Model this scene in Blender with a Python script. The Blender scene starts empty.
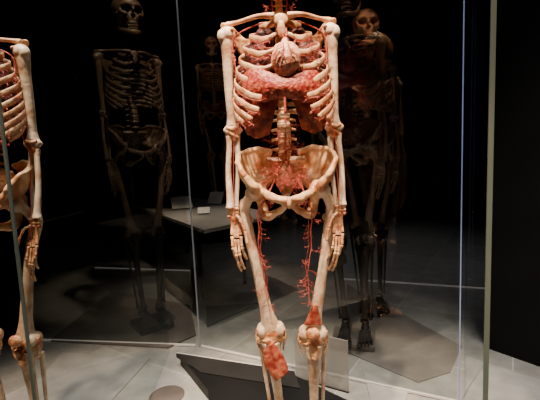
import bpy, bmesh, math, random
from mathutils import Vector, Matrix, noise
random.seed(7)
C = bpy.context.scene
col = C.collection
V = Vector
# ---------------------------------------------------------------- camera
CAM = V((0, 0, 1.12)); PITCH = math.radians(6.7); ROLL = math.radians(2.5); F = 400.0
fw = V((0, math.cos(PITCH), -math.sin(PITCH)))
r0 = V((1, 0, 0)); u0 = V((0, math.sin(PITCH), math.cos(PITCH)))
rt = r0*math.cos(ROLL) - u0*math.sin(ROLL)
up = r0*math.sin(ROLL) + u0*math.cos(ROLL)
cam = bpy.data.objects.new('camera', bpy.data.cameras.new('camera')); col.objects.link(cam)
m = Matrix((rt, up, -fw)).transposed().to_4x4(); m.translation = CAM
cam.matrix_world = m
cam.data.sensor_width = 36; cam.data.lens = 36*F/540; cam.data.clip_start = 0.02
C.camera = cam
def ray(px, py): return fw + rt*((px-270)/F) + up*((200-py)/F)
def P(px, py, Y):
    d = ray(px, py); return CAM + d*(Y/d.y)
def G(px, py, z=0.0):
    d = ray(px, py); return CAM + d*((z-CAM.z)/d.z)

# ---------------------------------------------------------------- materials
def mat(name, c1, c2=None, scale=8, rough=.5, bump=0, bscale=60, metal=0, emis=0, spec=.5, lo=.35, hi=.65, coat=0):
    m = bpy.data.materials.new(name); m.use_nodes = True
    nt = m.node_tree; b = nt.nodes['Principled BSDF']
    b.inputs['Roughness'].default_value = rough; b.inputs['Metallic'].default_value = metal
    b.inputs['Specular IOR Level'].default_value = spec
    b.inputs['Coat Weight'].default_value = coat
    tc = nt.nodes.new('ShaderNodeTexCoord')
    n = nt.nodes.new('ShaderNodeTexNoise'); n.inputs['Scale'].default_value = scale; n.inputs['Detail'].default_value = 6
    nt.links.new(tc.outputs['Object'], n.inputs['Vector'])
    r = nt.nodes.new('ShaderNodeValToRGB')
    r.color_ramp.elements[0].position = lo; r.color_ramp.elements[1].position = hi
    r.color_ramp.elements[0].color = (*c1, 1); r.color_ramp.elements[1].color = (*(c2 or c1), 1)
    nt.links.new(n.outputs['Fac'], r.inputs['Fac']); nt.links.new(r.outputs['Color'], b.inputs['Base Color'])
    if emis:
        nt.links.new(r.outputs['Color'], b.inputs['Emission Color']); b.inputs['Emission Strength'].default_value = emis
    if bump:
        n2 = nt.nodes.new('ShaderNodeTexNoise'); n2.inputs['Scale'].default_value = bscale; n2.inputs['Detail'].default_value = 4
        nt.links.new(tc.outputs['Object'], n2.inputs['Vector'])
        bp = nt.nodes.new('ShaderNodeBump'); bp.inputs['Strength'].default_value = bump; bp.inputs['Distance'].default_value = .004
        nt.links.new(n2.outputs['Fac'], bp.inputs['Height']); nt.links.new(bp.outputs['Normal'], b.inputs['Normal'])
    return m
BONE = mat('bone', (.44, .16, .07), (.78, .47, .27), 24, .40, .7, 90, lo=.36, hi=.56)
LONG = mat('long_bone', (.50, .28, .16), (.76, .58, .42), 20, .38, .6, 70, lo=.32, hi=.54)
JOINT = mat('joint_bone', (.38, .11, .04), (.75, .41, .21), 36, .38, .9, 120, lo=.40, hi=.58)
HIPM = mat('hip_bone', (.44, .16, .065), (.76, .48, .26), 20, .38, .7, 60, lo=.38, hi=.58)
RED = mat('artery_red', (.34, .035, .030), (.54, .12, .09), 40, .5)
MUS = mat('muscle', (.22, .025, .015), (.50, .15, .08), 55, .42, .4, 110, lo=.40, hi=.66)
LIV = mat('liver', (.28, .016, .012), (.56, .15, .09), 100, .42, .6, 180, lo=.42, hi=.66)
LOBE = mat('liver_lobe', (.14, .012, .006), (.36, .07, .03), 34, .42, .6, 90, lo=.36, hi=.66)
LUNG = mat('lung', (.03, .004, .004), (.24, .04, .03), 95, .6, 1., 120, lo=.48, hi=.66)
HRT = mat('heart', (.52, .14, .085), (.80, .45, .31), 70, .40, .7, 120, lo=.38, hi=.54)
CART = mat('cartilage', (.66, .38, .22), (.82, .60, .42), 24, .45, .3)
TEETH = mat('teeth', (.8, .72, .58), None)
DIM = mat('shade_bone', (.060, .036, .024), (.13, .080, .050), 14, .5, .4, 80, lo=.3, hi=.6)  # dimness of the rear figures put into the bone colour
DIMR = mat('shade_red_tissue', (.14, .014, .010), (.26, .035, .025), 30, .5, .6, 80)  # same dimness put into the red tissue colour
DEEP = mat('deep_shade_bone', (.010, .007, .006), (.020, .014, .010), 14, .6, .4, 80, spec=.2)  # near-black shade painted on lower legs so they fade into darkness
BLACK = mat('matte_black', (.005, .005, .006), (.008, .0075, .0075), 5, .8, spec=.2)
GLOSSBLACK = mat('black_plinth', (.005, .005, .005), (.009, .008, .008), 4, .5, spec=.25)
SLOPE = mat('sloped_black', (.014, .013, .012), (.022, .020, .019), 4, .4, spec=.3)
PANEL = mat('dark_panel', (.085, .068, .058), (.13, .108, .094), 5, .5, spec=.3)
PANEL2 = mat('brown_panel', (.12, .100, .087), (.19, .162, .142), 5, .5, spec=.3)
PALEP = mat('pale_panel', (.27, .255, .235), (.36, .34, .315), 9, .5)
RIM = mat('pale_rim', (.6, .55, .5), None, emis=.16)  # slight emission paints brightness on rims and rails
EDGEB = mat('glass_edge_blue', (.16, .20, .34), (.2, .25, .4), 3, .3, emis=.5)  # glass edges glow a little: caught light set as emission
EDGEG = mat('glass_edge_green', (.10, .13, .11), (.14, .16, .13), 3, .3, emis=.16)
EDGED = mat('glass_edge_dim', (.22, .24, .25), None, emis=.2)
TABLE = mat('table_grey', (.28, .265, .25), (.34, .32, .30), 5, .5)
PAPER = mat('paper', (.7, .68, .64), (.8, .78, .72), 9, .7)
def glass_mat(name, tint, fac, rgh=.02, glossy=True):
    m = bpy.data.materials.new(name); m.use_nodes = True; nt = m.node_tree
    for n in list(nt.nodes):
        if n.type != 'OUTPUT_MATERIAL': nt.nodes.remove(n)
    o = nt.nodes['Material Output']
    t = nt.nodes.new('ShaderNodeBsdfTransparent'); t.inputs[0].default_value = (*tint, 1)
    if glossy:
        g = nt.nodes.new('ShaderNodeBsdfGlossy'); g.inputs['Roughness'].default_value = rgh
    else:
        g = nt.nodes.new('ShaderNodeBsdfDiffuse'); g.inputs[0].default_value = (.5, .47, .43, 1)
    mx = nt.nodes.new('ShaderNodeMixShader'); mx.inputs[0].default_value = fac
    nt.links.new(t.outputs[0], mx.inputs[1]); nt.links.new(g.outputs[0], mx.inputs[2]); nt.links.new(mx.outputs[0], o.inputs[0])
    return m
GLASS = glass_mat('clear_glass', (.90, .92, .92), .03)
ACRYL = glass_mat('frosted_acrylic', (.9, .9, .9), .45, glossy=False)
def floor_mat():
    m = bpy.data.materials.new('stone_floor'); m.use_nodes = True; nt = m.node_tree; b = nt.nodes['Principled BSDF']
    tc = nt.nodes.new('ShaderNodeTexCoord'); mp = nt.nodes.new('ShaderNodeMapping')
    mp.inputs['Rotation'].default_value = (0, 0, math.radians(32))
    br = nt.nodes.new('ShaderNodeTexBrick'); br.offset = 0
    br.inputs['Scale'].default_value = 1.0; br.inputs['Brick Width'].default_value = .7; br.inputs['Row Height'].default_value = .7
    br.inputs['Mortar Size'].default_value = .003
    br.inputs['Color1'].default_value = (.29, .272, .245, 1); br.inputs['Color2'].default_value = (.41, .39, .355, 1); br.inputs['Mortar'].default_value = (.55, .52, .47, 1)
    n = nt.nodes.new('ShaderNodeTexNoise'); n.inputs['Scale'].default_value = 9; n.inputs['Detail'].default_value = 10; n.inputs['Roughness'].default_value = .7
    mx = nt.nodes.new('ShaderNodeMixRGB'); mx.blend_type = 'MULTIPLY'; mx.inputs[0].default_value = .75
    rr = nt.nodes.new('ShaderNodeValToRGB'); rr.color_ramp.elements[0].position = .3; rr.color_ramp.elements[0].color = (.45, .44, .42, 1); rr.color_ramp.elements[1].position = .7
    nt.links.new(tc.outputs['Object'], mp.inputs[0]); nt.links.new(mp.outputs[0], br.inputs[0]); nt.links.new(tc.outputs['Object'], n.inputs['Vector']); nt.links.new(n.outputs['Fac'], rr.inputs[0])
    nt.links.new(br.outputs['Color'], mx.inputs[1]); nt.links.new(rr.outputs[0], mx.inputs[2]); nt.links.new(mx.outputs[0], b.inputs['Base Color'])
    b.inputs['Roughness'].default_value = .42
    return m
FLOOR = floor_mat()

# ---------------------------------------------------------------- mesh helpers
def crom(pts, rads, sub):
    out = []; ro = []
    n = len(pts)
    if n == 2:
        for k in range(sub+1):
            t = k/sub; out.append(pts[0].lerp(pts[1], t)); ro.append(rads[0]*(1-t)+rads[1]*t)
        return out, ro
    for i in range(n-1):
        p0 = pts[max(i-1, 0)]; p1 = pts[i]; p2 = pts[i+1]; p3 = pts[min(i+2, n-1)]
        for k in range(sub):
            t = k/sub
            out.append(.5*((2*p1)+(p2-p0)*t+(2*p0-5*p1+4*p2-p3)*t*t+(3*p1-p0-3*p2+p3)*t*t*t))
            s = t*t*(3-2*t); ro.append(rads[i]*(1-s)+rads[i+1]*s)
    out.append(pts[-1]); ro.append(rads[-1])
    return out, ro
def tube(bm, pts, rads, n=10, sub=4, ref=None, flat=(1, 1)):
    pts = [V(p) for p in pts]
    if not isinstance(rads, (list, tuple)): rads = [rads]*len(pts)
    pts, rads = crom(pts, rads, sub)
    N = None; rings = []
    for i, p in enumerate(pts):
        T = (pts[min(i+1, len(pts)-1)] - pts[max(i-1, 0)])
        if T.length < 1e-9: T = V((0, 0, 1))
        T.normalize()
        if ref is not None: N = V(ref) - T*V(ref).dot(T)
        elif N is None:
            a = V((0, 1, 0)) if abs(T.y) < .8 else V((1, 0, 0)); N = a - T*a.dot(T)
        else: N = N - T*N.dot(T)
        if N.length < 1e-6: N = T.orthogonal()
        N.normalize(); B = T.cross(N)
        rings.append([bm.verts.new(p + (N*math.cos(2*math.pi*k/n)*flat[0] + B*math.sin(2*math.pi*k/n)*flat[1])*rads[i]) for k in range(n)])
    for a, b in zip(rings, rings[1:]):
        for k in range(n): bm.faces.new((a[k], a[(k+1) % n], b[(k+1) % n], b[k]))
    bm.faces.new(list(reversed(rings[0]))); bm.faces.new(rings[-1])
def blob(bm, c, r, rot=None, sub=3):
    if not isinstance(r, (list, tuple)): r = (r, r, r)
    M = Matrix.Translation(V(c)) @ (rot.to_4x4() if rot else Matrix.Identity(4)) @ Matrix.Diagonal((*r, 1))
    bmesh.ops.create_icosphere(bm, subdivisions=sub, radius=1, matrix=M)
def slab(bm, grid, th):
    R = len(grid); K = len(grid[0]); top = []; bot = []
    for i in range(R):
        a = []; b = []
        for j in range(K):
            du = grid[min(i+1, R-1)][j]-grid[max(i-1, 0)][j]; dv = grid[i][min(j+1, K-1)]-grid[i][max(j-1, 0)]
            n = du.cross(dv); n = n.normalized() if n.length > 1e-9 else V((0, 1, 0))
            a.append(bm.verts.new(grid[i][j]+n*th/2)); b.append(bm.verts.new(grid[i][j]-n*th/2))
        top.append(a); bot.append(b)
    for i in range(R-1):
        for j in range(K-1):
            bm.faces.new((top[i][j], top[i+1][j], top[i+1][j+1], top[i][j+1])); bm.faces.new((bot[i][j], bot[i][j+1], bot[i+1][j+1], bot[i+1][j]))
    for i in range(R-1):
        bm.faces.new((top[i][0], bot[i][0], bot[i+1][0], top[i+1][0])); bm.faces.new((top[i][-1], top[i+1][-1], bot[i+1][-1], bot[i][-1]))
    for j in range(K-1):
        bm.faces.new((top[0][j], top[0][j+1], bot[0][j+1], bot[0][j])); bm.faces.new((top[-1][j], bot[-1][j], bot[-1][j+1], top[-1][j+1]))
def box(bm, c, s, rz=0):
    M = Matrix.Translation(V(c)) @ Matrix.Rotation(rz, 4, 'Z') @ Matrix.Diagonal((*s, 1))
    bmesh.ops.create_cube(bm, size=1, matrix=M)
def prism(bm, pts, z0, z1):
    a = [bm.verts.new((p.x, p.y, z0)) for p in pts]; b = [bm.verts.new((p.x, p.y, z1)) for p in pts]
    n = len(pts); bm.faces.new(list(reversed(a))); bm.faces.new(b)
    for i in range(n): bm.faces.new((a[i], a[(i+1) % n], b[(i+1) % n], b[i]))
def NB(): return bmesh.new()
def rough_post(amp, sc):
    return lambda co: co + V(noise.noise_vector(co*sc))*amp
def obj(name, bm, material, parent=None, voxel=None, smooth=True, sm=4, post=None, loc=None):
    bmesh.ops.recalc_face_normals(bm, faces=bm.faces)
    me = bpy.data.meshes.new(name); bm.to_mesh(me); bm.free()
    o = bpy.data.objects.new(name, me); col.objects.link(o)
    if voxel:
        r = o.modifiers.new('r', 'REMESH'); r.mode = 'VOXEL'; r.voxel_size = voxel
        s = o.modifiers.new('s', 'SMOOTH'); s.iterations = sm; s.factor = .5
        dg = bpy.context.evaluated_depsgraph_get()
        me2 = bpy.data.meshes.new_from_object(o.evaluated_get(dg)); o.modifiers.clear(); o.data = me2; bpy.data.meshes.remove(me); me = me2; me.name = name
    if post:
        for v in me.vertices: v.co = post(v.co.copy())
    me.materials.clear(); me.materials.append(material)
    for p in me.polygons: p.use_smooth = smooth
    if parent: o.parent = parent
    if loc is not None: o.location = loc
    return o
def empty(name, loc, label, cat, group=None, rz=0):
    o = bpy.data.objects.new(name, None); col.objects.link(o); o.location = loc; o.rotation_euler.z = rz; o.empty_display_size = .1
    o['label'] = label; o['category'] = cat
    if group: o['group'] = group
    return o
def tag(o, label, cat, group=None):
    o['label'] = label; o['category'] = cat
    if group: o['group'] = group
def struct(name, bm, m):
    o = obj(name, bm, m, smooth=False); o['kind'] = 'structure'; return o

# ---------------------------------------------------------------- room
bm = NB(); box(bm, (0, 2, -.05), (9, 9, .1)); struct('floor', bm, FLOOR)
bm = NB(); box(bm, (0, 2, 3.45), (9, 9, .1)); struct('ceiling', bm, BLACK)
bm = NB(); box(bm, (0, 6.55, 1.7), (9, .1, 3.4)); struct('wall_back', bm, BLACK)
bm = NB(); box(bm, (-4.55, 2, 1.7), (.1, 9, 3.4)); struct('wall_left', bm, BLACK)
w0 = G(489, 349); w1 = G(540, 367); wd = (w1-w0).normalized()
wn = V((-wd.y, wd.x, 0))
if wn.y < 0: wn = -wn
bm = NB(); q = [w0, w0+wd*3.5, w0+wd*3.5+wn*.12, w0+wn*.12]; prism(bm, q, 0, 3.4); struct('wall_right', bm, BLACK)

# ---------------------------------------------------------------- skeleton
Y0 = 1.22; BASE = .05
ORG = V((.052, Y0, BASE))
def L(px, py, dy=0): return P(px, py, Y0+dy) - ORG

S = empty('vascular_skeleton', ORG, 'brightly lit central skeleton with red blood vessels, pink heart and liver', 'skeleton', 'standing skeleton and its reflection stand-ins')
def vert_mesh(w, h, sp):
    bm = NB()
    tube(bm, [(0, 0, -h/2), (0, 0, -h*.32), (0, 0, 0), (0, 0, h*.32), (0, 0, h/2)], [w*.95, w*1.05, w*.85, w*1.05, w*.95], n=16, sub=2)
    tube(bm, [(0, w*.6, 0), (0, w*1.6, -h*.3), (0, w*1.6+sp, -h*.8)], [w*.35, w*.25, w*.22], n=8, sub=3)
    for s in (-1, 1):
        tube(bm, [(0, w*.9, 0), (s*w*1.0, w*1.1, h*.1), (s*w*1.9, w*1.3, 0)], [w*.35, w*.25, w*.22], n=8, sub=3)
        blob(bm, (s*w*.7, w*1.1, h*.45), w*.28, sub=2); blob(bm, (s*w*.7, w*1.1, -h*.45), w*.28, sub=2)
    return bm
proto = {}
def sp_y(z):
    if z > 1.46: return .045 - (z-1.46)*.2
    if z > 1.2: return .045 + .025*math.sin((1.46-z)/.26*math.pi)
    return .045 - .03*math.sin((1.2-z)/.16*math.pi)
lst = []
z = 1.572
for i in range(7): lst.append(('c', z)); z -= .016
z = 1.458
for i in range(12): lst.append(('t', z)); z -= .0238
z = 1.168
for i in range(5): lst.append(('l', z)); z -= .0298
Tz = [q[1] for q in lst if q[0] == 't']
dims = {'c': (.0115, .013, .008), 't': (.0145, .019, .018), 'l': (.0205, .024, .015)}
for k, z in lst:
    loc = V((0, sp_y(z), z))
    if k not in proto:
        o = obj('vertebra', vert_mesh(*dims[k]), BONE, S, voxel=.002, sm=2, loc=loc); proto[k] = o
    else:
        o = proto[k].copy(); col.objects.link(o); o.location = loc; o.parent = S
def disc_mesh():
    bm = NB(); tube(bm, [(0, 0, -.004), (0, 0, 0), (0, 0, .004)], [.0185, .0205, .0185], n=16, sub=2); return bm
d0 = None
for k, z in lst:
    if k == 'l':
        if d0 is None: d0 = obj('spinal_disc', disc_mesh(), CART, S, loc=V((0, sp_y(z), z+.0152)))
        else:
            o = d0.copy(); col.objects.link(o); o.parent = S; o.location = V((0, sp_y(z), z+.0152))
wid = [.060, .090, .110, .124, .133, .140, .144, .147, .147, .144, .135, .108]
drop = [.035, .058, .078, .098, .116, .130, .142, .150, .150, .144, .110, .060]
aend = [.30, .34, .36, .37, .38, .40, .46, .62, .86, 1.05, 1.5, 2.0]
ry = [.055, .07, .08, .087, .092, .095, .097, .098, .096, .092, .085, .075]
def rib_pts(i, s, k=1.0, a1=None):
    zb = Tz[i]; yb = sp_y(zb)+.018; yc = yb - ry[i]
    pts = [V((s*.02, yb-.002, zb))]
    N = 10; a_s = 2.72
    ae = a1 if a1 is not None else aend[i]
    for q in range(N+1):
        a = a_s+(ae-a_s)*q/N; t = (a_s-a)/(a_s-.3)
        zz = zb-drop[i]*(t**1.1)
        if t > .88: zz += (t-.88)*.10
        pts.append(V((s*wid[i]*k*math.sin(a)**.85, yc-ry[i]*k*math.cos(a), zz)))
    return pts
for i in range(12):
    for s in (-1, 1):
        bm = NB(); p = rib_pts(i, s); n = len(p)
        tube(bm, p, [.0058]+[.0068]*(n-4)+[.0078, .0074, .0058], n=10, sub=4, ref=(0, 0, 1), flat=(1.25, .38))
        blob(bm, p[0], .006, sub=2)
        obj('rib', bm, BONE, S)
    if 1 <= i <= 3:
        for s in (-1, 1):
            p = rib_pts(i, s)[-1]; bm = NB()
            tgt = V((s*(.013+.004*i), p.y-.005, p.z+.008))
            tube(bm, [p, (p+tgt)/2+V((0, -.003, -.001)), tgt], [.0058, .0056, .0045], n=8, sub=3, ref=(0, 0, 1), flat=(1, .6))
            obj('costal_cartilage', bm, CART, S)
for i in range(1, 11):
    for s in (-1, 1):
        p = [q+V((0, -.001, -.010)) for q in rib_pts(i, s, 1.0)[2:]]
        p = [q+V((random.uniform(-.001, .001), 0, random.uniform(-.002, .002))) for q in p]
        bm = NB(); tube(bm, p, .0013, n=6, sub=3)
        for q in p[3:]:
            for r in range(3):
                e = q+V((random.uniform(-.012, .012), -.004, random.choice((-1, 1))*random.uniform(.005, .010)))
                tube(bm, [q, (q+e)/2+V((.002, 0, .001)), e], [.0011, .0009, .0005], n=5, sub=2)
        obj('intercostal_artery', bm, RED, S)
MZ = Tz[0]-.020
bm = NB()
blob(bm, (0, -.055, MZ), (.024, .007, .018)); blob(bm, (0, -.064, MZ-.030), (.013, .006, .022))
obj('sternum', bm, BONE, S, voxel=.0025)
for s in (-1, 1):
    bm = NB()
    blob(bm, (s*.066, .004, 1.325), (.046, .048, .085)); blob(bm, (s*.048, .012, 1.395), (.032, .038, .046)); blob(bm, (s*.080, .012, 1.27), (.038, .046, .050))
    obj('lung', bm, LUNG, S, voxel=.004, sm=5, post=rough_post(.003, 60))
arms = {
 -1: dict(sh=L(226, 35, .02), el=L(233, 131, .02), wr=L(232.5, 207, -.02), ac=L(225, 26, .025)),
  1: dict(sh=L(331, 31, .02), el=L(334, 128, .02), wr=L(340, 204, -.02), ac=L(332, 21, .025)),
}
HANDS = {-1: dict(base=(233.5, 214), k=[(232, 235), (235, 238), (238.2, 238), (241, 235)], t=[(237.5, 260), (241.5, 271), (244.8, 269), (247, 259)], th=[(240, 219), (245, 231), (247.5, 244)]),
          1: dict(base=(340, 211), k=[(342.5, 232), (339.5, 235), (336.5, 235), (333.8, 233)], t=[(336, 258), (332, 271), (328.8, 270), (326.5, 260)], th=[(333, 216), (328.5, 228), (326.5, 241)])}
def fingers(parent, pts, r, name='finger'):
    bm = NB()
    for a, b in zip(pts, pts[1:]):
        a = V(a); b = V(b)
        tube(bm, [a, a.lerp(b, .12), a.lerp(b, .5), a.lerp(b, .85), b.lerp(a, .03)], [r*.8, r*1.15, r*.72, r*1.0, r*.7], n=8, sub=3)
    tube(bm, pts, r*.5, n=6, sub=2)
    return obj(name, bm, BONE, parent)
for s in (-1, 1):
    A = arms[s]; sh, el, wr, ac = A['sh'], A['el'], A['wr'], A['ac']
    bm = NB()
    c0 = V((s*.018, -.055, MZ+.010))
    tube(bm, [c0, c0.lerp(ac, .3)+V((0, -.018, .002)), c0.lerp(ac, .7)+V((0, .010, .006)), ac+V((-s*.004, -.006, 0))], [.0100, .0070, .0064, .0090], n=10, sub=5)
    obj('clavicle', bm, BONE, S, voxel=.002, sm=3)
    bm = NB()
    g = [V((sh.x-s*.012, .050, sh.z+.004)), V((s*.072, .086, 1.425)), V((s*.078, .100, 1.30))]
    grid = []
    for i in range(9):
        t = i/8; a = g[0].lerp(g[2], t); b = g[1].lerp(g[2], t)
        grid.append([a.lerp(b, j/8)+V((0, .008*math.sin(math.pi*j/8), 0)) for j in range(9)])
    slab(bm, grid, .006)
    tube(bm, [g[0], g[0].lerp(g[2], .5), g[2]], .005, n=8, sub=4)
    tube(bm, [V((s*.07, .095, 1.405)), V((s*.11, .09, 1.425)), ac+V((-s*.01, .02, 0)), ac+V((s*.006, -.004, -.003))], [.004, .006, .010, .012], n=8, sub=4)
    blob(bm, sh+V((-s*.018, .012, .0)), (.010, .014, .019))
    tube(bm, [g[0]+V((0, 0, .012)), sh+V((-s*.022, -.006, .014)), sh+V((-s*.018, -.022, .006))], [.005, .005, .007], n=8, sub=3)
    obj('scapula', bm, JOINT, S, voxel=.0028, sm=3)
    bm = NB()
    blob(bm, sh+V((-s*.004, 0, .000)), .0245)
    blob(bm, sh+V((s*.010, -.006, -.006)), (.016, .018, .022))
    tube(bm, [sh, sh.lerp(el, .10), sh.lerp(el, .25), sh.lerp(el, .55)+V((s*.003, 0, 0)), sh.lerp(el, .82), el+V((0, 0, .012))], [.021, .0200, .0170, .0140, .0150, .020], n=12, sub=4)
    tube(bm, [el+V((-.025, 0, .008)), el+V((-.010, -.004, -.002)), el+V((.010, -.004, -.002)), el+V((.025, 0, .008))], [.010, .0135, .0135, .010], n=12, sub=4)
    obj('humerus', bm, LONG, S, voxel=.0025, sm=4)
    bm = NB()
    tube(bm, [el+V((-.020, -.008, .012)), el+V((0, -.014, .004)), el+V((.020, -.008, .010))], [.007, .010, .007], n=8, sub=3)
    tube(bm, [el+V((-.014, -.008, .0)), el+V((0, -.012, -.012)), el+V((.014, -.006, -.024))], [.008, .010, .008], n=8, sub=3)
    blob(bm, el+V((0, -.002, -.014)), (.020, .014, .016))
    obj('elbow_capsule', bm, JOINT, S, voxel=.002, sm=2, post=rough_post(.0012, 90))
    e2 = el+V((0, 0, -.012))
    bm = NB(); ua = e2+V((-s*.011, .006, .004)); ub = wr+V((-s*.012, .006, -.002))
    tube(bm, [ua+V((0, .006, .02)), ua, ua.lerp(ub, .15)+V((-s*.001, 0, 0)), ua.lerp(ub, .5)+V((-s*.004, 0, 0)), ua.lerp(ub, .88), ub], [.009, .0120, .0095, .0075, .0070, .0090], n=10, sub=4)
    obj('ulna', bm, LONG, S, voxel=.002, sm=3)
    bm = NB(); ra = e2+V((s*.012, -.004, -.004)); rb = wr+V((s*.006, -.004, -.004))
    tube(bm, [ra, ra.lerp(rb, .06), ra.lerp(rb, .14), ra.lerp(rb, .5)+V((s*.004, 0, 0)), ra.lerp(rb, .88), rb], [.011, .0098, .0088, .0090, .0115, .0150], n=10, sub=4)
    obj('radius', bm, LONG, S, voxel=.002, sm=3)
    H = HANDS[s]; bm = NB(); b = L(*H['base'], -.025)
    for q in range(12):
        row = q//4; c = q % 4
        blob(bm, b+V(((c-1.5)*.0085, random.uniform(-.003, .003), .015-row*.011)), (.0062, .007, .0064), sub=2)
    blob(bm, b+V((0, .002, .004)), (.017, .007, .016), sub=3)
    for kx, k in enumerate(H['k']):
        kk = L(*k, -.035); st = b+V(((kk.x-b.x)*.8, 0, -.008))
        tube(bm, [st, st.lerp(kk, .12), st.lerp(kk, .5)+V((0, .003, 0)), st.lerp(kk, .88), kk], [.0050, .0056, .0040, .0052, .0052], n=8, sub=3)
    th = [L(*q, -.045-.008*i) for i, q in enumerate(H['th'])]
    hand = obj('hand', bm, JOINT, S, voxel=.0016, sm=1)
    for k, t in zip(H['k'], H['t']):
        a = L(*k, -.035); e = L(*t, -.014)
        c1 = a.lerp(e, .44)+V((s*.004, -.018, 0)); c2 = a.lerp(e, .76)+V((s*.003, -.016, 0))
        fingers(hand, [a+V((0, 0, -.004)), c1, c2, e], .0046)
    fingers(hand, [b+V((-s*.010, -.008, -.004))]+th, .0050, 'thumb')
    bm = NB(); aa = sh+V((-s*.026, -.02, -.015)); e3 = el+V((-s*.022, -.016, .02))
    pts = [V((s*.05, -.035, MZ)), aa, aa.lerp(e3, .35)+V((s*.004, 0, 0)), aa.lerp(e3, .7), e3, el+V((-s*.004, -.02, -.02)), (el+wr)/2+V((-s*.002, -.014, 0)), wr+V((-s*.006, -.016, 0)), L(*H['k'][1], -.045)]
    pts = [p+V((random.uniform(-.002, .002), 0, 0)) for p in pts]
    tube(bm, pts, [.0022, .0020, .0018, .0017, .0015, .0013, .0011, .0010, .0007], n=8, sub=6)
    for q in range(30):
        t = random.uniform(.05, 1); p = aa.lerp(e3, t); e = p+V((s*random.uniform(.003, .020), random.uniform(-.006, .01), random.uniform(-.025, .02)))
        tube(bm, [p, (p+e)/2+V((0, 0, .003)), e], [.0012, .0010, .0006], n=5, sub=3)
    obj('arm_artery', bm, RED, S)

# organs
hc = L(286, 58, -.090)
bm = NB()
blob(bm, hc+V((0, 0, -.002)), (.041, .030, .046), Matrix.Rotation(math.radians(24), 3, 'Y'))
blob(bm, hc+V((-.008, .004, .018)), (.028, .022, .026)); blob(bm, hc+V((.008, .004, .018)), (.028, .022, .026))
tube(bm, [hc+V((0, .01, .03)), hc+V((-.002, .014, .046)), hc+V((.002, .026, .056)), hc+V((.010, .045, .052))], [.014, .010, .008, .007], n=10, sub=5)
h = obj('heart', bm, HRT, S, voxel=.003, sm=10, post=rough_post(.0014, 80))
def branch(bm, p, d, l, r, depth, spread=.7, flat_y=.5):
    e = p+d*l
    mdl = (p+e)/2+V((random.uniform(-.12, .12)*l, 0, random.uniform(-.12, .12)*l))
    tube(bm, [p, mdl, e], [r, r*.85, r*.7], n=6 if r > .001 else 5, sub=2)
    if depth > 0:
        for k in range(2 if random.random() < .7 else 3):
            nd = (d+V((random.uniform(-spread, spread), random.uniform(-spread, spread)*flat_y, random.uniform(-spread, spread)))).normalized()
            branch(bm, e, nd, l*random.uniform(.65, .95), max(r*.74, .0004), depth-1, spread, flat_y)
bm = NB()
for (x0, z0, x1, z1, x2, z2) in [(-.006, .034, -.010, .006, -.022, -.026), (.004, .034, .014, .004, .010, -.030), (-.004, .024, -.024, .016, -.034, -.004), (.012, .010, .026, .000, .030, -.016), (-.010, .006, -.002, -.012, -.004, -.032), (-.010, .010, -.026, -.002, -.032, -.018)]:
    def sy(x, z): return -.032*math.sqrt(max(0, 1-(x/.047)**2-(z/.054)**2))-.001
    tube(bm, [hc+V((x0, sy(x0, z0), z0)), hc+V((x1, sy(x1, z1), z1)), hc+V((x2, sy(x2, z2), z2))], [.0015, .0012, .0007], n=6, sub=6)
obj('coronary_artery', bm, RED, h)
for s in (-1, 1):
    bm = NB()
    for q in range(9):
        d = V((s*random.uniform(.5, 1), random.uniform(.0, .4), random.uniform(-.7, .9))).normalized()
        branch(bm, hc+V((s*.030, .025, random.uniform(-.02, .04))), d, .024, .0013, 3, .6)
    obj('lung_artery', bm, RED, S)
for s in (-1, 1):
    bm = NB(); tube(bm, [hc+V((s*.004, .02, .06)), V((s*.016, -.03, MZ+.01)), V((s*.022, -.012, 1.50)), V((s*.028, 0, 1.58))], [.003, .0028, .0026, .0022], n=8, sub=6)
    for q in range(8):
        p = V((s*.02, -.02, 1.43+q*.015)); branch(bm, p, V((s*random.uniform(.3, 1), -.1, random.uniform(-.4, .6))).normalized(), .012, .0010, 2)
    obj('carotid_artery', bm, RED, S)
bm = NB(); rows = []
top = [(243, 76), (250, 69), (261, 69), (272, 73), (284, 76), (295, 75), (305, 71), (315, 70), (322, 77)]
bot = [(243, 100), (251, 104), (261, 103), (272, 100), (284, 97), (296, 100), (307, 103), (316, 103), (322, 98)]
tp, _ = crom([V((a, b, 0)) for a, b in top], [1]*9, 3); bt, _ = crom([V((a, b, 0)) for a, b in bot], [1]*9, 3)
n = len(tp)
for i in range(n):
    u = i/(n-1); yy = -.040-.055*math.sin(u*math.pi)**.8
    jb = 1.0*math.sin(i*1.9)
    rows.append([L(tp[i].x+(bt[i].x-tp[i].x)*k/6, tp[i].y+(bt[i].y+jb-tp[i].y)*k/6, yy-.014*math.sin(k/6*math.pi)) for k in range(7)])
slab(bm, rows, .007)
liver = obj('liver', bm, LIV, S, voxel=.0026, sm=5, post=rough_post(.0012, 90))
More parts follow.
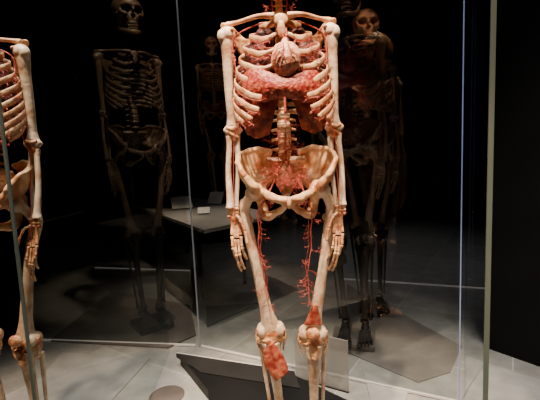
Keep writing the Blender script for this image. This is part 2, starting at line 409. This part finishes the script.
for s, pts in ((-1, [(243, 92), (238, 116), (248, 144), (269, 134), (279, 98)]), (1, [(323, 90), (330, 112), (323, 140), (302, 128), (292, 98)])):
    top = [V(L(pts[0][0]+(pts[4][0]-pts[0][0])*t/8, pts[0][1]+(pts[4][1]-pts[0][1])*t/8, -.044-.026*math.sin(t/8*math.pi))) for t in range(9)]
    bl = []
    for t in range(9):
        u = t/8; x = (1-u)**2*pts[1][0]+2*u*(1-u)*pts[2][0]+u*u*pts[3][0]; y = (1-u)**2*pts[1][1]+2*u*(1-u)*(pts[2][1]+4)+u*u*pts[3][1]+1.6*math.sin(t*2.6)
        bl.append(L(x, y, -.060+.03*u))
    grid = [[top[t].lerp(bl[t], k/8)+V((0, -.012*math.sin(k/8*math.pi)+.005*math.sin(t*1.7+k), 0)) for t in range(9)] for k in range(9)]
    bm = NB(); slab(bm, grid, .006); obj('liver_lobe' if s < 0 else 'stomach', bm, LOBE, S, voxel=.0025, sm=3, post=rough_post(.0018, 70))
bm = NB()
ab = [hc+V((.012, .045, .05)), V((.010, .03, 1.32)), V((.006, .018, 1.20)), V((.003, -.002, 1.12)), V((.002, -.004, 1.05))]
tube(bm, ab, [.0045, .0042, .004, .0030, .0024], n=10, sub=6)
for q in range(20):
    branch(bm, V((random.uniform(-.008, .008), -.008, random.uniform(1.06, 1.16))), V((random.choice((-1, 1))*random.uniform(.3, 1), random.uniform(-.3, .2), random.uniform(-.9, .5))).normalized(), .013, .0009, 3, .7)
for q in range(30):
    a = (q/29-.5)*3.0
    branch(bm, V((random.uniform(-.004, .004), -.012, random.uniform(1.03, 1.10))), V((math.sin(a), -.40, -math.cos(a)+.05)).normalized(), random.uniform(.020, .030), .0010, 3, .6)
obj('aorta', bm, RED, S)
legs = {-1: dict(tro=L(243, 206, .01), kn=L(271, 335, .0)), 1: dict(tro=L(332, 203, .01), kn=L(313, 338, .0))}
legv = {-1: [(270, 190), (258, 212), (259, 232), (259, 252), (264, 274), (266, 294), (270, 313)],
         1: [(302, 188), (311, 212), (311, 230), (311, 250), (308, 270), (309, 288), (309, 305)]}
for s in (-1, 1):
    bm = NB(); p0 = V((0, -.006, 1.05))
    pts = [p0]+[L(*q, -.040) for q in legv[s]]
    dn, rd = crom(pts, [.0022, .0021, .0018, .0016, .0015, .0014, .0012, .0008], 4)
    dn = [p+V((random.uniform(-.0014, .0014), random.uniform(-.001, .001), 0)) for p in dn]
    rd = [r*random.uniform(.8, 1.3) for r in rd]
    tube(bm, dn, rd, n=8, sub=3)
    d2 = [p+V((-s*random.uniform(.003, .011), .003, 0)) for p in dn[5:-2:2]]
    tube(bm, d2, [.0010*random.uniform(.7, 1.3) for _ in d2], n=6, sub=3)
    k = 5
    while k < len(dn)-1:
        sd = -s if random.random() < .70 else s
        d = V((sd*random.uniform(.25, .8), random.uniform(-.2, .2), random.uniform(-1, .2))).normalized()
        branch(bm, dn[k], d, random.uniform(.009, .015), .00075*random.uniform(.8, 1.1), 2, .7)
        if random.random() < .55: k += 1
    obj('leg_artery', bm, RED, S)

# pelvis
pc = L(287, 183, .0); pc.y = 0
def hipbone(s):
    bm = NB()
    def T(x, y, z): return V((pc.x+s*x, pc.y+y, pc.z+z))
    crest = [T(.120, -.080, .030), T(.139, -.056, .060), T(.144, -.010, .084), T(.127, .030, .098), T(.088, .058, .104), T(.044, .076, .092)]
    low = [T(.094, -.072, -.002), T(.088, -.062, -.016), T(.080, -.030, -.022), T(.068, .004, -.012), T(.052, .034, .006), T(.036, .060, .018)]
    cr, _ = crom(crest, [1]*6, 4); lo, _ = crom(low, [1]*6, 4)
    grid = []
    for i in range(len(cr)):
        grid.append([cr[i].lerp(lo[i], j/10)+V((s*.012*math.sin(j/10*math.pi), .014*math.sin(j/10*math.pi), -.010*math.sin(j/10*math.pi))) for j in range(11)])
    slab(bm, grid, .011)
    tube(bm, crest, [.0095, .0085, .0080, .0085, .0100, .012], n=10, sub=5)
    tube(bm, [crest[0], T(.112, -.076, .014), low[0], T(.094, -.058, -.018)], [.0095, .0105, .013, .018], n=10, sub=4)
    tube(bm, [T(.038, .066, .024), T(.056, .040, .006), T(.070, .010, -.010), T(.074, -.024, -.018), T(.062, -.054, -.028), T(.038, -.074, -.038), T(.012, -.084, -.044)], [.013, .012, .011, .0115, .0115, .0115, .013], n=10, sub=5)
    tube(bm, [T(.010, -.084, -.034), T(.010, -.083, -.052), T(.012, -.078, -.064)], [.012, .011, .011], n=10, sub=4)
    tube(bm, [T(.012, -.078, -.062), T(.034, -.058, -.080), T(.056, -.035, -.093), T(.070, -.008, -.094), T(.078, .008, -.072), T(.086, .006, -.040), T(.092, -.008, -.015)], [.010, .010, .0135, .0165, .0155, .015, .018], n=10, sub=5)
    tube(bm, [T(.080, .006, -.030), T(.070, .032, -.012), T(.058, .050, .006)], [.010, .008, .009], n=8, sub=4)
    c = T(.102, -.022, -.022); ax = V((s*.8, -.45, -.4)).normalized(); u = ax.orthogonal().normalized(); w = ax.cross(u)
    tube(bm, [c+(u*math.cos(a)+w*math.sin(a))*.026 for a in [k*math.pi/6 for k in range(13)]], .0085, n=8, sub=2)
    blob(bm, c-ax*.014, .024)
    return bm
for s in (-1, 1): obj('hip_bone', hipbone(s), HIPM, S, voxel=.0028, sm=6, post=rough_post(.0045, 34))
bm = NB()
g = []
for i in range(11):
    t = i/10; z = pc.z+.074-.119*t; w = .055*(1-t)**.8+.010; y = .022+.066*math.sin(t*2.3)
    g.append([V((pc.x+w*u, y+.010*u*u*(1-t), z)) for u in [k/5-1 for k in range(11)]])
slab(bm, g, .020)
obj('sacrum', bm, HIPM, S, voxel=.003, sm=5, post=lambda co: co+V((0, sum(.012*max(0, 1-((co.x-pc.x-s*.020)**2+(co.z-pc.z-.05+.022*i)**2)/.006**2) for s in (-1, 1) for i in range(4)), 0)))
bm = NB(); blob(bm, (pc.x, -.091, pc.z-.050), (.007, .010, .018)); obj('pubic_symphysis', bm, CART, S)
bm = NB()
for q in range(16):
    branch(bm, V((pc.x+random.uniform(-.045, .045), random.uniform(-.06, -.01), pc.z+random.uniform(.0, .03))), V((random.uniform(-1, 1), -.1, random.uniform(-1, .2))).normalized(), .016, .0009, 3, .8)
obj('pelvic_artery', bm, RED, S)
# legs
for s in (-1, 1):
    D = legs[s]; kn = D['kn']; tro = D['tro']
    hip = V((pc.x+s*.104, -.030, pc.z-.024))
    an = V((kn.x+(.030 if s < 0 else -.004), .02, .085))
    bm = NB()
    blob(bm, hip, .0245); tube(bm, [hip, hip.lerp(tro, .5), tro+V((0, 0, -.012))], [.017, .0155, .019], n=10, sub=4)
    blob(bm, tro+V((0, .006, .002)), (.015, .018, .021))
    kt = kn+V((0, 0, .022))
    tube(bm, [tro, tro+V((-s*.002, 0, -.03)), tro.lerp(kt, .25)+V((0, -.008, 0)), tro.lerp(kt, .5)+V((0, -.012, 0)), tro.lerp(kt, .8)+V((0, -.008, 0)), kt], [.019, .0200, .0180, .0165, .0195, .031], n=12, sub=5)
    blob(bm, tro+V((-s*.022, .014, -.045)), (.009, .009, .012))
    for q in (-1, 1):
        blob(bm, kn+V((q*.024, .010, .014)), (.022, .031, .026)); blob(bm, kn+V((q*.025, -.012, .018)), (.018, .016, .022))
    obj('femur', bm, LONG, S, voxel=.0028, sm=4)
    bm = NB(); k2 = kn+V((0, 0, -.022))
    blob(bm, k2+V((0, .004, .006)), (.046, .028, .015))
    tube(bm, [k2, k2.lerp(an, .08)+V((0, -.006, 0)), k2.lerp(an, .2)+V((0, -.006, 0)), k2.lerp(an, .5), k2.lerp(an, .9), an], [.034, .027, .019, .015, .0145, .020], n=12, sub=4)
    blob(bm, k2+V((0, -.020, -.034)), (.010, .010, .014)); blob(bm, an+V((-s*.018, 0, -.010)), (.008, .012, .014))
    obj('tibia', bm, LONG, S, voxel=.0028, sm=4)
    bm = NB(); fa = k2+V((s*.036, .018, -.012)); fb = an+V((s*.026, .008, -.012))
    tube(bm, [fa, fa.lerp(fb, .07), fa.lerp(fb, .5), fa.lerp(fb, .9), fb], [.010, .0085, .0062, .006, .010], n=10, sub=4)
    obj('fibula', bm, LONG, S, voxel=.0025, sm=3)
    bm = NB()
    tube(bm, [kn+V((.036*math.cos(a), .002-.024*math.sin(a), -.008)) for a in [k*math.pi/8 for k in range(17)]], .0075, n=8, sub=2)
    tube(bm, [kn+V((-.042, 0, .024)), kn+V((-.046, 0, -.005)), kn+V((-.036, -.002, -.05))], [.006, .0065, .005], n=8, sub=4, ref=(0, 1, 0), flat=(1.6, .6))
    tube(bm, [kn+V((.042, 0, .024)), kn+V((.046, 0, -.005)), kn+V((.036, -.002, -.05))], [.006, .0065, .005], n=8, sub=4, ref=(0, 1, 0), flat=(1.6, .6))
    tube(bm, [kn+V((-.010, -.030, .0)), kn+V((0, -.034, -.02)), kn+V((0, -.036, -.055))], [.008, .008, .006], n=8, sub=4, ref=(1, 0, 0), flat=(1.6, .7))
    blob(bm, kn+V((.004, -.014, .008)), (.030, .018, .024))
    obj('knee_ligament', bm, JOINT, S, voxel=.0022, sm=3, post=rough_post(.0030, 60))
    bm = NB()
    blob(bm, an+V((0, .004, -.022)), (.020, .026, .014)); blob(bm, an+V((0, .040, -.052)), (.018, .030, .022)); blob(bm, an+V((0, -.020, -.042)), (.022, .032, .017)); blob(bm, an+V((0, -.052, -.048)), (.028, .016, .013))
    balls = []
    for q in range(5):
        b0 = an+V((-s*(.020-.010*q), -.058, -.050)); b1 = an+V((-s*(.030-.0155*q), -.128+.007*q, -.072)); balls.append(b1)
        tube(bm, [b0, b0.lerp(b1, .15), b0.lerp(b1, .5), b0.lerp(b1, .9), b1], [.008-.0006*q, .008-.0006*q, .0052, .007, .007], n=8, sub=3)
    foot = obj('foot', bm, JOINT, S, voxel=.0025, sm=2)
    for q, b in enumerate(balls):
        ln = .050-.007*q
        fingers(foot, [b, b+V((-s*.001, -ln*.55, .002)), b+V((0, -ln, -.003))], .0072 if q == 0 else .0052, 'toe')
# knee tissue
bm = NB(); rows = []
wf = [5, 6.5, 8, 9, 9.5, 9.5, 9, 8, 6]
for i in range(9):
    t = i/8; cx = 268+14*t; cy = 346+31*t; w = wf[i]
    rows.append([L(cx+w*u, cy-4*u, -.052-.010*t+.004*u*u) for u in (-1, -.6, -.2, .2, .6, 1)])
slab(bm, rows, .005); obj('tendon_flap', bm, MUS, S, voxel=.002, sm=3, post=rough_post(.0007, 60))
bm = NB(); rows = []
for i in range(8):
    t = i/7; cx = 315-2*t; cy = 305+20*t; w = 2+7*t
    rows.append([L(cx+w*u, cy, -.034+.012*u*u) for u in (-1, -.6, -.2, .2, .6, 1)])
slab(bm, rows, .006); obj('tendon_flap', bm, MUS, S, voxel=.002, sm=3, post=rough_post(.0007, 60))
bm = NB(); blob(bm, L(313, 334, -.045), (.023, .012, .020)); obj('patella', bm, JOINT, S, voxel=.0022, post=rough_post(.002, 60))
# skull
sc = V((0, .002, 1.665))
bm = NB()
blob(bm, sc, (.071, .088, .076)); blob(bm, sc+V((0, .018, .008)), (.073, .078, .072)); blob(bm, sc+V((0, -.055, .012)), (.054, .034, .040))
blob(bm, sc+V((0, -.064, -.052)), (.034, .026, .034)); blob(bm, sc+V((0, -.062, -.078)), (.029, .026, .016)); blob(bm, sc+V((0, -.020, -.055)), (.040, .050, .025))
tube(bm, [sc+V((-.052, -.064, .002)), sc+V((-.03, -.086, .008)), sc+V((0, -.088, .004)), sc+V((.03, -.086, .008)), sc+V((.052, -.064, .002))], [.009, .009, .010, .009, .009], n=8, sub=4)
tube(bm, [sc+V((0, -.086, .0)), sc+V((0, -.096, -.022))], [.008, .006], n=8, sub=3)
for s in (-1, 1):
    tube(bm, [sc+V((s*.054, -.062, .002)), sc+V((s*.056, -.062, -.020)), sc+V((s*.046, -.074, -.036)), sc+V((s*.028, -.080, -.036))], [.008, .008, .011, .009], n=8, sub=4)
    tube(bm, [sc+V((s*.050, -.066, -.032)), sc+V((s*.066, -.035, -.030)), sc+V((s*.068, -.002, -.030))], [.007, .0045, .006], n=8, sub=4)
    blob(bm, sc+V((s*.055, .020, -.050)), (.012, .014, .020))
def socket(co):
    d = 0
    for s in (-1, 1):
        q = ((co.x-s*.0305)/.0205)**2+((co.z-sc.z+.014)/.0175)**2
        if q < 1 and co.y < -.03: d += .040*(1-q)**.5
    q = (co.x/(.013))**2+((co.z-sc.z+.046)/.015)**2
    if q < 1 and co.y < -.03: d += .025*(1-q)**.5
    return co+V((0, d, 0))
cr = obj('skull', bm, BONE, S, voxel=.0025, sm=4, post=socket)
bm = NB()
for q in range(12):
    a = (q-5.5)/5.5*1.15
    blob(bm, sc+V((.026*math.sin(a), -.062-.028*math.cos(a), -.094)), (.0034, .0034, .007), sub=1)
    blob(bm, sc+V((.025*math.sin(a), -.060-.028*math.cos(a), -.107)), (.0034, .0034, .006), sub=1)
obj('teeth', bm, TEETH, cr)
bm = NB()
J = [(-.058, -.008, -.045), (-.055, -.012, -.085), (-.046, -.035, -.108), (-.028, -.075, -.122), (0, -.090, -.126), (.028, -.075, -.122), (.046, -.035, -.108), (.055, -.012, -.085), (.058, -.008, -.045)]
tube(bm, [sc+V(q) for q in J], [.006, .009, .010, .010, .011, .010, .010, .009, .006], n=10, sub=4, ref=(0, 0, 1), flat=(1.25, .8))
obj('jawbone', bm, BONE, S, voxel=.0025, sm=3)

# ---------------------------------------------------------------- copies, solid stand-ins for glass reflections
ORGANS = {'liver', 'liver_lobe', 'stomach', 'heart', 'lung'}
VES = {'intercostal_artery', 'lung_artery', 'leg_artery', 'arm_artery', 'pelvic_artery', 'carotid_artery', 'aorta', 'tendon_flap'}
REDM = {RED.name, MUS.name, LIV.name, LOBE.name, LUNG.name, HRT.name}
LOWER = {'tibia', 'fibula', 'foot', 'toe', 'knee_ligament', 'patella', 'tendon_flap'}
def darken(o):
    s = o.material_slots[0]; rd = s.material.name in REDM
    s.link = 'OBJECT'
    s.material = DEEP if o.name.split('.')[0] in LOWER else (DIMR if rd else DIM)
def dup(loc, rz, label, skip=(), name='reflection_skeleton', sc_=1.0, dark=True):
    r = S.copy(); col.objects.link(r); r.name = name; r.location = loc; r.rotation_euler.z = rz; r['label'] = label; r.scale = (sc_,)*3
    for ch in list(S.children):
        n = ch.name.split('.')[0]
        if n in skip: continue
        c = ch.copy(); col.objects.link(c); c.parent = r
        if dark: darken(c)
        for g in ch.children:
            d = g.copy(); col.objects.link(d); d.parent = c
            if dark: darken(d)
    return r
def plinth(x, y, h, w, label, rz=0, m=PANEL):
    bm = NB(); box(bm, (0, 0, h/2), (w, w, h-.0005)); bmesh.ops.bevel(bm, geom=bm.edges[:], offset=min(.006, h*.3), segments=2, affect='EDGES')
    o = obj('stand_in_plinth', bm, m, smooth=False); o.location = (x, y, 0); o.rotation_euler.z = rz; tag(o, label, 'plinth', 'low plinths under the reflection stand-ins')
def place(px, py, Y, zl, xl, k):
    p = P(px, py, Y); return V((p.x-xl*k, Y, p.z-zl*k))
PLACES = [
 ((20, 47, 1.22, 1.433, .155, .955), -.02, 'solid stand-in for the warm reflection of a skeleton at the left edge, only its arm, hip and leg in view', {'leg_artery', 'tendon_flap'}, .30, 'dark plinth under the reflection stand-in at the left edge', PANEL),
 ((127, 11, 2.56, 1.665, 0, 1.18), 0.65, 'solid stand-in for a dim brown skeleton reflection with whole skull showing, behind the left glass seam', ORGANS | VES, .22, 'black plinth under the dim reflection stand-in left of centre', BLACK),
 ((346, -8, 2.24, 1.665, 0, 1.15), -.25, 'solid stand-in for a dim reddish skeleton reflection just behind the right arm of the bright one', {'leg_artery'}, .24, 'dark plinth under the dim reddish reflection stand-in', PANEL),
 ((366, 26, 2.70, 1.665, 0, 1.15), -.1, 'solid stand-in for a dim skeleton reflection with pale skull, farther back on the right', ORGANS | VES, .28, 'dark plinth under the dim reflection stand-in farther back on the right', PANEL),
 ((211, 44, 5.3, 1.665, 0, 1.2), .2, 'solid stand-in for a barely visible skeleton reflection farthest back, beyond the table', ORGANS | VES, .45, 'tall black plinth under the farthest reflection stand-in', BLACK),
]
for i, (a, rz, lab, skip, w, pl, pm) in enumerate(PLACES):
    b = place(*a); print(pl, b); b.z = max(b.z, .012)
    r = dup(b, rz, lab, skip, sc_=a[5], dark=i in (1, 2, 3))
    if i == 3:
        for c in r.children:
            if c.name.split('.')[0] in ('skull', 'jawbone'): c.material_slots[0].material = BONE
    plinth(b.x, b.y-.01, b.z, w, pl, rz, pm)

# ---------------------------------------------------------------- main platform
z = BASE
pts = [G(180, 356, z), G(292, 374, z), G(352, 402, z), V((.36, .85, 0)), V((-.16, .85, 0)), G(208, 390, z)]
bm = NB(); prism(bm, pts, 0, z)
o = empty('black_platform', (0, 0, 0), 'low glossy black platform under the bright skeleton with a sloped panel and pale back rim', 'platform')
obj('platform_slab', bm, GLOSSBLACK, o, smooth=False)
bm = NB()
sp = [G(176, 353, .075), G(294, 371, .075), G(300, 388, .056), G(200, 372, .056)]
lo_ = [V((p.x, p.y, z+.0006)) for p in sp]
vt = [bm.verts.new(p) for p in sp]; vb = [bm.verts.new(p) for p in lo_]
bm.faces.new(vt); bm.faces.new(list(reversed(vb)))
for i in range(4): bm.faces.new((vb[i], vb[(i+1) % 4], vt[(i+1) % 4], vt[i]))
obj('sloped_panel', bm, SLOPE, o, smooth=False)
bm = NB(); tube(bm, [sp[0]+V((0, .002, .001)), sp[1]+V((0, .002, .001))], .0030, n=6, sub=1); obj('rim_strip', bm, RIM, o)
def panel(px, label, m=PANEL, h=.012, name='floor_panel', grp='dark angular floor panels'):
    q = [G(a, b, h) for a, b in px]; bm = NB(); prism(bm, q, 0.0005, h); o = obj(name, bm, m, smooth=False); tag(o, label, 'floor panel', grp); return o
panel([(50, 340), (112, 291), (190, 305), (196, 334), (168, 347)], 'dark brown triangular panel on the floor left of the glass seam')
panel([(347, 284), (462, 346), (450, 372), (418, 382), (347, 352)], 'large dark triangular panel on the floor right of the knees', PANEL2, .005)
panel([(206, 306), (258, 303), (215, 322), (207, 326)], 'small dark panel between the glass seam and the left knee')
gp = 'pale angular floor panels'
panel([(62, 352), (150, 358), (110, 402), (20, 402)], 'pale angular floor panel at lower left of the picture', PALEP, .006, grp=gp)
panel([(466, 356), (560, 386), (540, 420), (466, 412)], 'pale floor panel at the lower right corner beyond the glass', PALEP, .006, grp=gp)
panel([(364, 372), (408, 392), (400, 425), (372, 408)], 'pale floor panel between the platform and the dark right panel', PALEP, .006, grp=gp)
bm = NB(); c = G(167, 396); tube(bm, [(0, 0, 0.0005), (0, 0, .004), (0, 0, .006)], [.082, .082, .076], n=40, sub=1)  # dark disc drawn in place of a round cast shadow
o = obj('shadow_disc', bm, PANEL, loc=V((c.x, c.y, 0)), smooth=False); tag(o, 'flat dark disc drawn as a round shadow on the pale floor at lower left of the platform', 'disc')
a = G(296, 378); b = G(349, 393); d = b-a
o = empty('acrylic_panel', V((a.x, a.y, 0)), 'pale translucent rectangular panel standing behind the right knee', 'panel', rz=math.atan2(d.y, d.x))
bm = NB(); box(bm, (d.length/2, 0, .130), (d.length, .004, .25)); obj('panel_sheet', bm, ACRYL, o, smooth=False)
bm = NB(); box(bm, (d.length/2, 0, .003), (d.length, .012, .004)); obj('panel_foot', bm, GLOSSBLACK, o, smooth=False)

# ---------------------------------------------------------------- glass
def pane(a, b, h, mA, mB, wA, wB, label, base=True):
    a = V((a.x, a.y, 0)); b = V((b.x, b.y, 0)); d = (b-a); ln = d.length; rz = math.atan2(d.y, d.x)
    o = empty('glass_panel', a, label, 'glass panel', 'clear glass panels of the display case', rz)
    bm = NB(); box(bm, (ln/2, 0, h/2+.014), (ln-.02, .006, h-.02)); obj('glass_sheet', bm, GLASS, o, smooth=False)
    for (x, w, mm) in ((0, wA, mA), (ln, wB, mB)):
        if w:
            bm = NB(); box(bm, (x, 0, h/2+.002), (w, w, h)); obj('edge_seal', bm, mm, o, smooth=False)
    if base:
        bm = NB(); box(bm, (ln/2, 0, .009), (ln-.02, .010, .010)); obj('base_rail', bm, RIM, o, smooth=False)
A_ = P(11, 200, .86); B_ = G(200, 347); C_ = G(459, 404); D_ = P(489.5, 200, 1.05); E_ = G(38, 341)
H = 2.9
pane(B_, C_, H, EDGED, EDGEB, .006, .0045, 'clear glass pane behind the bright skeleton, between the left and right seams')
pane(A_, G(170, 356), H, EDGEG, None, .006, 0, 'clear glass side pane running back from the left edge', base=False)
pane(D_, C_+V((.014, -.014, 0)), H, EDGEG, None, .0125, 0, 'narrow glass side pane with thick greenish edge at right', base=False)
pane(E_, B_+V((-.016, .004, 0)), H, None, None, 0, 0, 'clear glass pane continuing left from the left seam')
def strip(p, q, label, r=.006):
    a = G(*p); b = G(*q); d = b-a; o_bm = NB(); box(o_bm, (0, 0, .005), (d.length, r*2, .009))
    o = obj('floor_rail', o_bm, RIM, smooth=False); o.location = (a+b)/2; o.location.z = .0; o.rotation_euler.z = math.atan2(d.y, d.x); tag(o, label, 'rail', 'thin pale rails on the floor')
strip((338, 279), (486, 289), 'pale rail along the floor at right behind the dark panel')
strip((95, 268), (190, 271), 'pale rail on the floor at left behind the skeleton', .004)

# ---------------------------------------------------------------- tables
def table(px, z, label):
    q = [G(a, b, z) for a, b in px]; q.append(q[0]+q[2]-q[1])
    c = sum(q, V((0, 0, 0)))/4; c.z = 0
    o = empty('display_table', c, label, 'table', 'grey display tables')
    bm = NB(); prism(bm, [p-c for p in q], z-.025, z); obj('tabletop', bm, TABLE, o, smooth=False)
    for p in q:
        l = (p-c)*.62; bm = NB(); box(bm, (l.x, l.y, (z-.026)/2), (.03, .03, z-.027)); obj('leg', bm, BLACK, o, smooth=False)
TZ = .64
table([(126, 202), (204, 230), (280, 214)], TZ, 'wide grey display table behind the bright skeleton')
table([(-10, 208), (36, 222), (84, 210)], TZ, 'dim display table at far left behind the glass')
def card(px, py, w, d, h, label, rz=0, tilt=.6, z=TZ):
    p = G(px, py, z)
    o = empty('label_stand', p, label, 'sign', 'small cards on the tables', rz)
    bm = NB(); box(bm, (0, d*.3, .007), (w*.8, d*.5, .012)); obj('stand_foot', bm, BLACK, o, smooth=False)
    bm = NB(); M = Matrix.Translation((0, 0, h*math.cos(tilt)/2+.009)) @ Matrix.Rotation(-tilt, 4, 'X') @ Matrix.Diagonal((w, .004, h, 1)); bmesh.ops.create_cube(bm, size=1, matrix=M); obj('card', bm, PAPER, o, smooth=False)
card(182, 208, .19, .10, .20, 'pale tilted card on the left part of the table', .3, 1.1)
card(216, 204, .15, .10, .14, 'upright pale card near the back of the table', -.3, .7)
card(204, 214, .10, .06, .07, 'small low card between the two larger cards on the table', .1, .9)
card(52, 212, .14, .10, .07, 'dim tilted card on the far left table', .2, 1.0)

# ---------------------------------------------------------------- lights
def spot(loc, tgt, e, size, c=(1, .82, .62), rad=.04, blend=.5):
    l = bpy.data.lights.new('spot', 'SPOT'); l.energy = e; l.spot_size = math.radians(size); l.spot_blend = blend; l.color = c; l.shadow_soft_size = rad
    o = bpy.data.objects.new('spot_light', l); col.objects.link(o); o.location = loc
    o.rotation_euler = (V(tgt)-V(loc)).to_track_quat('-Z', 'Y').to_euler()
WH = (1, .95, .88)
spot((-.30, .42, 3.3), (.05, 1.18, 1.10), 820, 30, (1, .75, .51), .03)
spot((.50, .45, 3.3), (.08, 1.20, .85), 400, 30, (1, .72, .48), .05)
spot((.0, .2, .9), (.05, 1.22, .8), 12, 50, (1, .74, .54), .2)
spot((-.1, 1.45, 3.3), (-.05, 1.62, 0), 380, 42, WH, .35, 1)
spot((1.15, .95, 3.3), (1.05, 1.40, 0), 560, 50, WH, .35, 1)
spot((-1.0, .45, 3.3), (-.84, 1.15, .8), 400, 34, (1, .75, .51))
spot((-.75, 1.0, 3.3), (-.70, 1.35, 0), 420, 46, WH, .35, 1)
spot((-.3, 1.7, 3.3), (-.78, 2.50, 1.75), 160, 24, (1, .72, .50))
spot((.9, 1.6, 3.3), (.50, 2.40, 1.85), 70, 22, (1, .58, .42))
spot((.75, 2.0, 2.6), (.67, 2.70, 1.93), 1.6, 16, (1, .8, .65))
spot((-.5, 4.2, 3.2), (-.72, 5.3, 2.45), 5, 26, (1, .78, .6))
spot((1.0, 3.9, 3.2), (.95, 4.0, 0), 42, 80, (.95, .92, 1), .3, 1)
spot((-.5, 2.9, 3.3), (-.40, 3.1, .6), 170, 34, blend=1)
w = bpy.data.worlds.new('w'); C.world = w; w.use_nodes = True
w.node_tree.nodes['Background'].inputs[0].default_value = (.5, .45, .5, 1); w.node_tree.nodes['Background'].inputs[1].default_value = .010
print('counts', len(bpy.data.objects))
